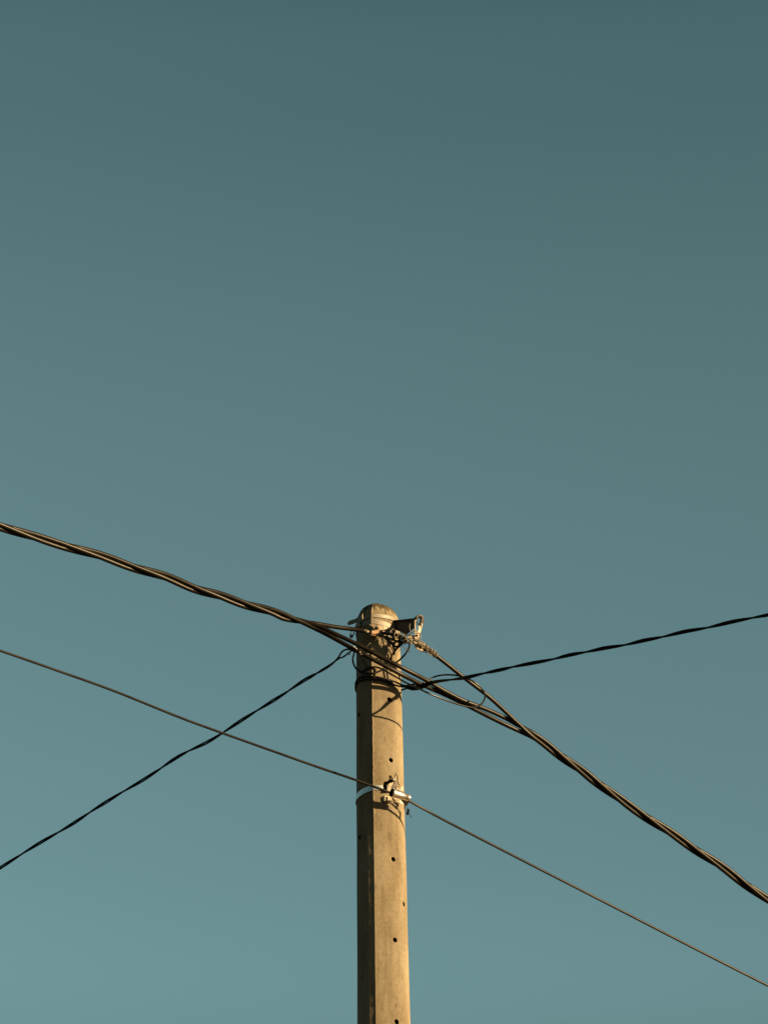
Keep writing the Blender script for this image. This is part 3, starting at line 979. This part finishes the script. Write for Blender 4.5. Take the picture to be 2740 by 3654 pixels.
for k in range(17):
    a = 2 * math.pi * k / 16
    ringp.append(P(1361 + 6.5 * math.cos(a), 2257 + 8.5 * math.sin(a), -0.15 - 0.006 * math.cos(a)))
add_tube(bm, ringp, 2.0 * K, 8)
link('eye_ring', bm, M_GALV, pl)
bm = bmesh.new()
ringp = []
for k in range(13):
    a = 2 * math.pi * k / 16 - 1.4
    ringp.append(P(1367 + 6 * math.cos(a), 2260 + 8 * math.sin(a), -0.155 + 0.006 * math.cos(a)))
add_tube(bm, ringp, 1.5 * K, 8)
add_sphere(bm, P(1362, 2256, -0.152), 3.4 * K)
link('eye_ring', bm, M_GALV, pl)

# ------------------------------------------------------------------ suspension clamp on the middle band
sc = empty('suspension_clamp', P(1420, 2835, -0.12), 'shiny barrel-shaped clamp with black lining where the thin cable meets the pole', 'cable clamp')
# barrel, open at its left mouth
bm = bmesh.new()
a_, b_ = P(1399, 2829, -0.205), P(1460, 2848, -0.172)
ax_ = (b_ - a_)
add_lathe(bm, a_, b_, [(0.0, 14.6 * K), (0.03, 15.6 * K), (0.12, 15.8 * K), (0.16, 14.0 * K), (0.55, 12.6 * K), (0.86, 11.2 * K), (0.87, 11.9 * K), (0.97, 11.6 * K), (1.0, 10.4 * K)], 32)
link('barrel', bm, M_BRIGHT, sc)
bm = bmesh.new()
add_lathe(bm, a_ - ax_ * 0.10, b_ - ax_ * 0.75, [(0.0, 10.5 * K), (0.06, 13.4 * K), (0.3, 14.4 * K), (1.0, 12 * K)], 28)
link('lining', bm, M_RUBBER, sc)
bm = bmesh.new()
add_lathe(bm, b_, b_ + ax_ * 0.05, [(0, 10.2 * K), (0.6, 10.0 * K), (1, 8 * K)], 24)
link('end_cap', bm, M_BRIGHT, sc)
# cradle under the barrel
bm = bmesh.new()
add_poly(bm, [P(1425, 2848, -0.14), P(1459, 2856, -0.13), P(1455, 2866, -0.12), P(1448, 2872, -0.115), P(1440, 2866, -0.12)], Vector((0.002, 0.012, 0)))
link('cradle', bm, M_DARK, sc, smooth=False)
# bracket body against the pole
bm = bmesh.new()
add_poly(bm, [P(1374, 2803, -0.125), P(1379, 2799, -0.135), P(1380, 2822, -0.135), P(1374, 2820, -0.125)], Vector((0.002, 0.02, 0)))
link('side_cheek', bm, M_PALE, sc, smooth=False)
bm = bmesh.new()
add_poly(bm, [P(1380, 2800, -0.137), P(1388, 2797, -0.140), P(1401, 2787, -0.137), P(1403, 2793, -0.137), P(1395, 2809, -0.142), P(1381, 2822, -0.145)], Vector((0.002, 0.025, 0)))
link('front_cheek', bm, M_PALE, sc, smooth=False)
bm = bmesh.new()
add_poly(bm, [P(1334, 2806, -0.108), P(1350, 2801, -0.118), P(1371, 2793, -0.125), P(1393, 2780, -0.135), P(1403, 2784, -0.14), P(1401, 2791, -0.14), P(1380, 2801, -0.138), P(1376, 2822, -0.132), P(1358, 2818, -0.120), P(1340, 2812, -0.110)], Vector((0.001, 0.008, 0)))
link('hood_and_shadow', bm, M_RUBBER, sc, smooth=False)  # black and drawn out leftwards to stand in for the clamp's cast shadow
bm = bmesh.new()
add_box(bm, P(1404.5, 2782, -0.135), (5 * K, 0.007, 7 * K), (8, 0, 0), 0.0015)
link('stud', bm, M_BRIGHT, sc)
bm = bmesh.new()
add_poly(bm, [P(1404, 2788, -0.128), P(1412, 2786, -0.125), P(1414, 2806, -0.122), P(1408, 2812, -0.13), P(1402, 2806, -0.135)], Vector((0.002, 0.014, 0)))
link('neck', bm, M_DARK, sc, smooth=False)
# bail loop at the top
lp = [P(1411, 2800, -0.118), P(1409, 2785, -0.118), P(1410, 2771, -0.12), P(1415, 2759, -0.122), P(1419, 2763, -0.118), P(1420, 2778, -0.112), P(1421, 2790, -0.108), P(1425, 2799, -0.106)]
tube('loop', lp, 3.1 * K, M_WIRE, sc, 8, step=0.004)
tube('loop', [P(1411, 2794, -0.116), P(1413, 2810, -0.112), P(1419, 2817, -0.108), P(1427, 2815, -0.104), P(1430, 2805, -0.10), P(1425, 2799, -0.104)], 1.9 * K, M_GALV, sc, 8, step=0.004)
bm = bmesh.new()
add_sphere(bm, P(1423, 2806, -0.108), 3.4 * K, (1, 0.8, 1))
link('rivet', bm, M_GALV, sc)
bm = bmesh.new()
add_poly(bm, [P(1434, 2806, -0.095), P(1437, 2808, -0.092), P(1436, 2823, -0.095), P(1432, 2822, -0.1)], Vector((0.002, 0.010, 0)))
add_box(bm, P(1441.5, 2822, -0.085), (2.5 * K, 0.006, 7 * K), (0, 0, 0), 0.001)
link('ear', bm, M_PALE, sc, smooth=False)
# square bolt head and buckle below the barrel
bm = bmesh.new()
add_box(bm, P(1375.5, 2852, -0.126), (11 * K, 0.024, 21 * K), (0, -38, 0), 0.002)
add_box(bm, P(1388.5, 2853, -0.129), (15.5 * K, 0.024, 20 * K), (0, 6, 0), 0.002)
link('bolt_head', bm, M_PALE, sc, smooth=False)
bm = bmesh.new()
add_poly(bm, [P(1405, 2844, -0.108), P(1421, 2849, -0.106), P(1422, 2855, -0.104), P(1412, 2853, -0.106), P(1404, 2848, -0.108)], Vector((0.001, 0.006, 0)))
add_poly(bm, [P(1415, 2855, -0.106), P(1424, 2858, -0.104), P(1425, 2864, -0.104), P(1416, 2861, -0.106)], Vector((0.001, 0.006, 0)))
add_poly(bm, [P(1424, 2847, -0.104), P(1434, 2850, -0.10), P(1441, 2865, -0.095), P(1439, 2871, -0.094), P(1429, 2867, -0.10), P(1428, 2857, -0.102)], Vector((0.001, 0.007, 0)))
link('buckle_plate', bm, M_PALE, sc, smooth=False)
tube('buckle_ring', [P(1402, 2853, -0.11), P(1407, 2851, -0.112), P(1411, 2855, -0.11), P(1411, 2862, -0.108), P(1418, 2867, -0.106), P(1426, 2869, -0.104)], 1.4 * K, M_GALV, sc, 8, step=0.004)
# hanging tail end with two dark drops and a wisp of film
bm = bmesh.new()
tp = cr([P(1449, 2862, -0.11), P(1444, 2873, -0.10), P(1443.5, 2884, -0.09), P(1446, 2893, -0.085)], 0.004)
add_tube(bm, tp, 3.0 * K, 8, 0.5)
link('hanging_strap', bm, M_DARK, sc)
drop = empty('dry_leaf', P(1456, 2895, -0.085), 'small dark shrivelled leaf bits dangling right under the shiny barrel clamp', 'leaf')
bm = bmesh.new()
add_poly(bm, [P(1456, 2883, -0.085), P(1461, 2890, -0.083), P(1459, 2897, -0.085), P(1453, 2896, -0.088), P(1452, 2889, -0.088)], Vector((0.001, 0.005, 0)))
add_poly(bm, [P(1450, 2896, -0.085), P(1456, 2894, -0.083), P(1459, 2900, -0.085), P(1457, 2906, -0.085), P(1452, 2908, -0.088), P(1448, 2903, -0.088)], Vector((0.001, 0.005, 0)))
add_tube(bm, cr([P(1448, 2868, -0.10), P(1450, 2880, -0.09), P(1453, 2894, -0.086)], 0.004), 0.7 * K, 5)
link('blade', bm, M_RUBBER, drop, smooth=False)
bm = bmesh.new()
add_strip(bm, cr([P(1456, 2900, -0.085), P(1462, 2906, -0.083), P(1468, 2918, -0.083)], 0.003), [Vector((0.0012, 0.001, 0.0006))] * len(cr([P(1456, 2900, -0.085), P(1462, 2906, -0.083), P(1468, 2918, -0.083)], 0.003)), 0.0004)
link('thread', bm, M_COMM, drop)
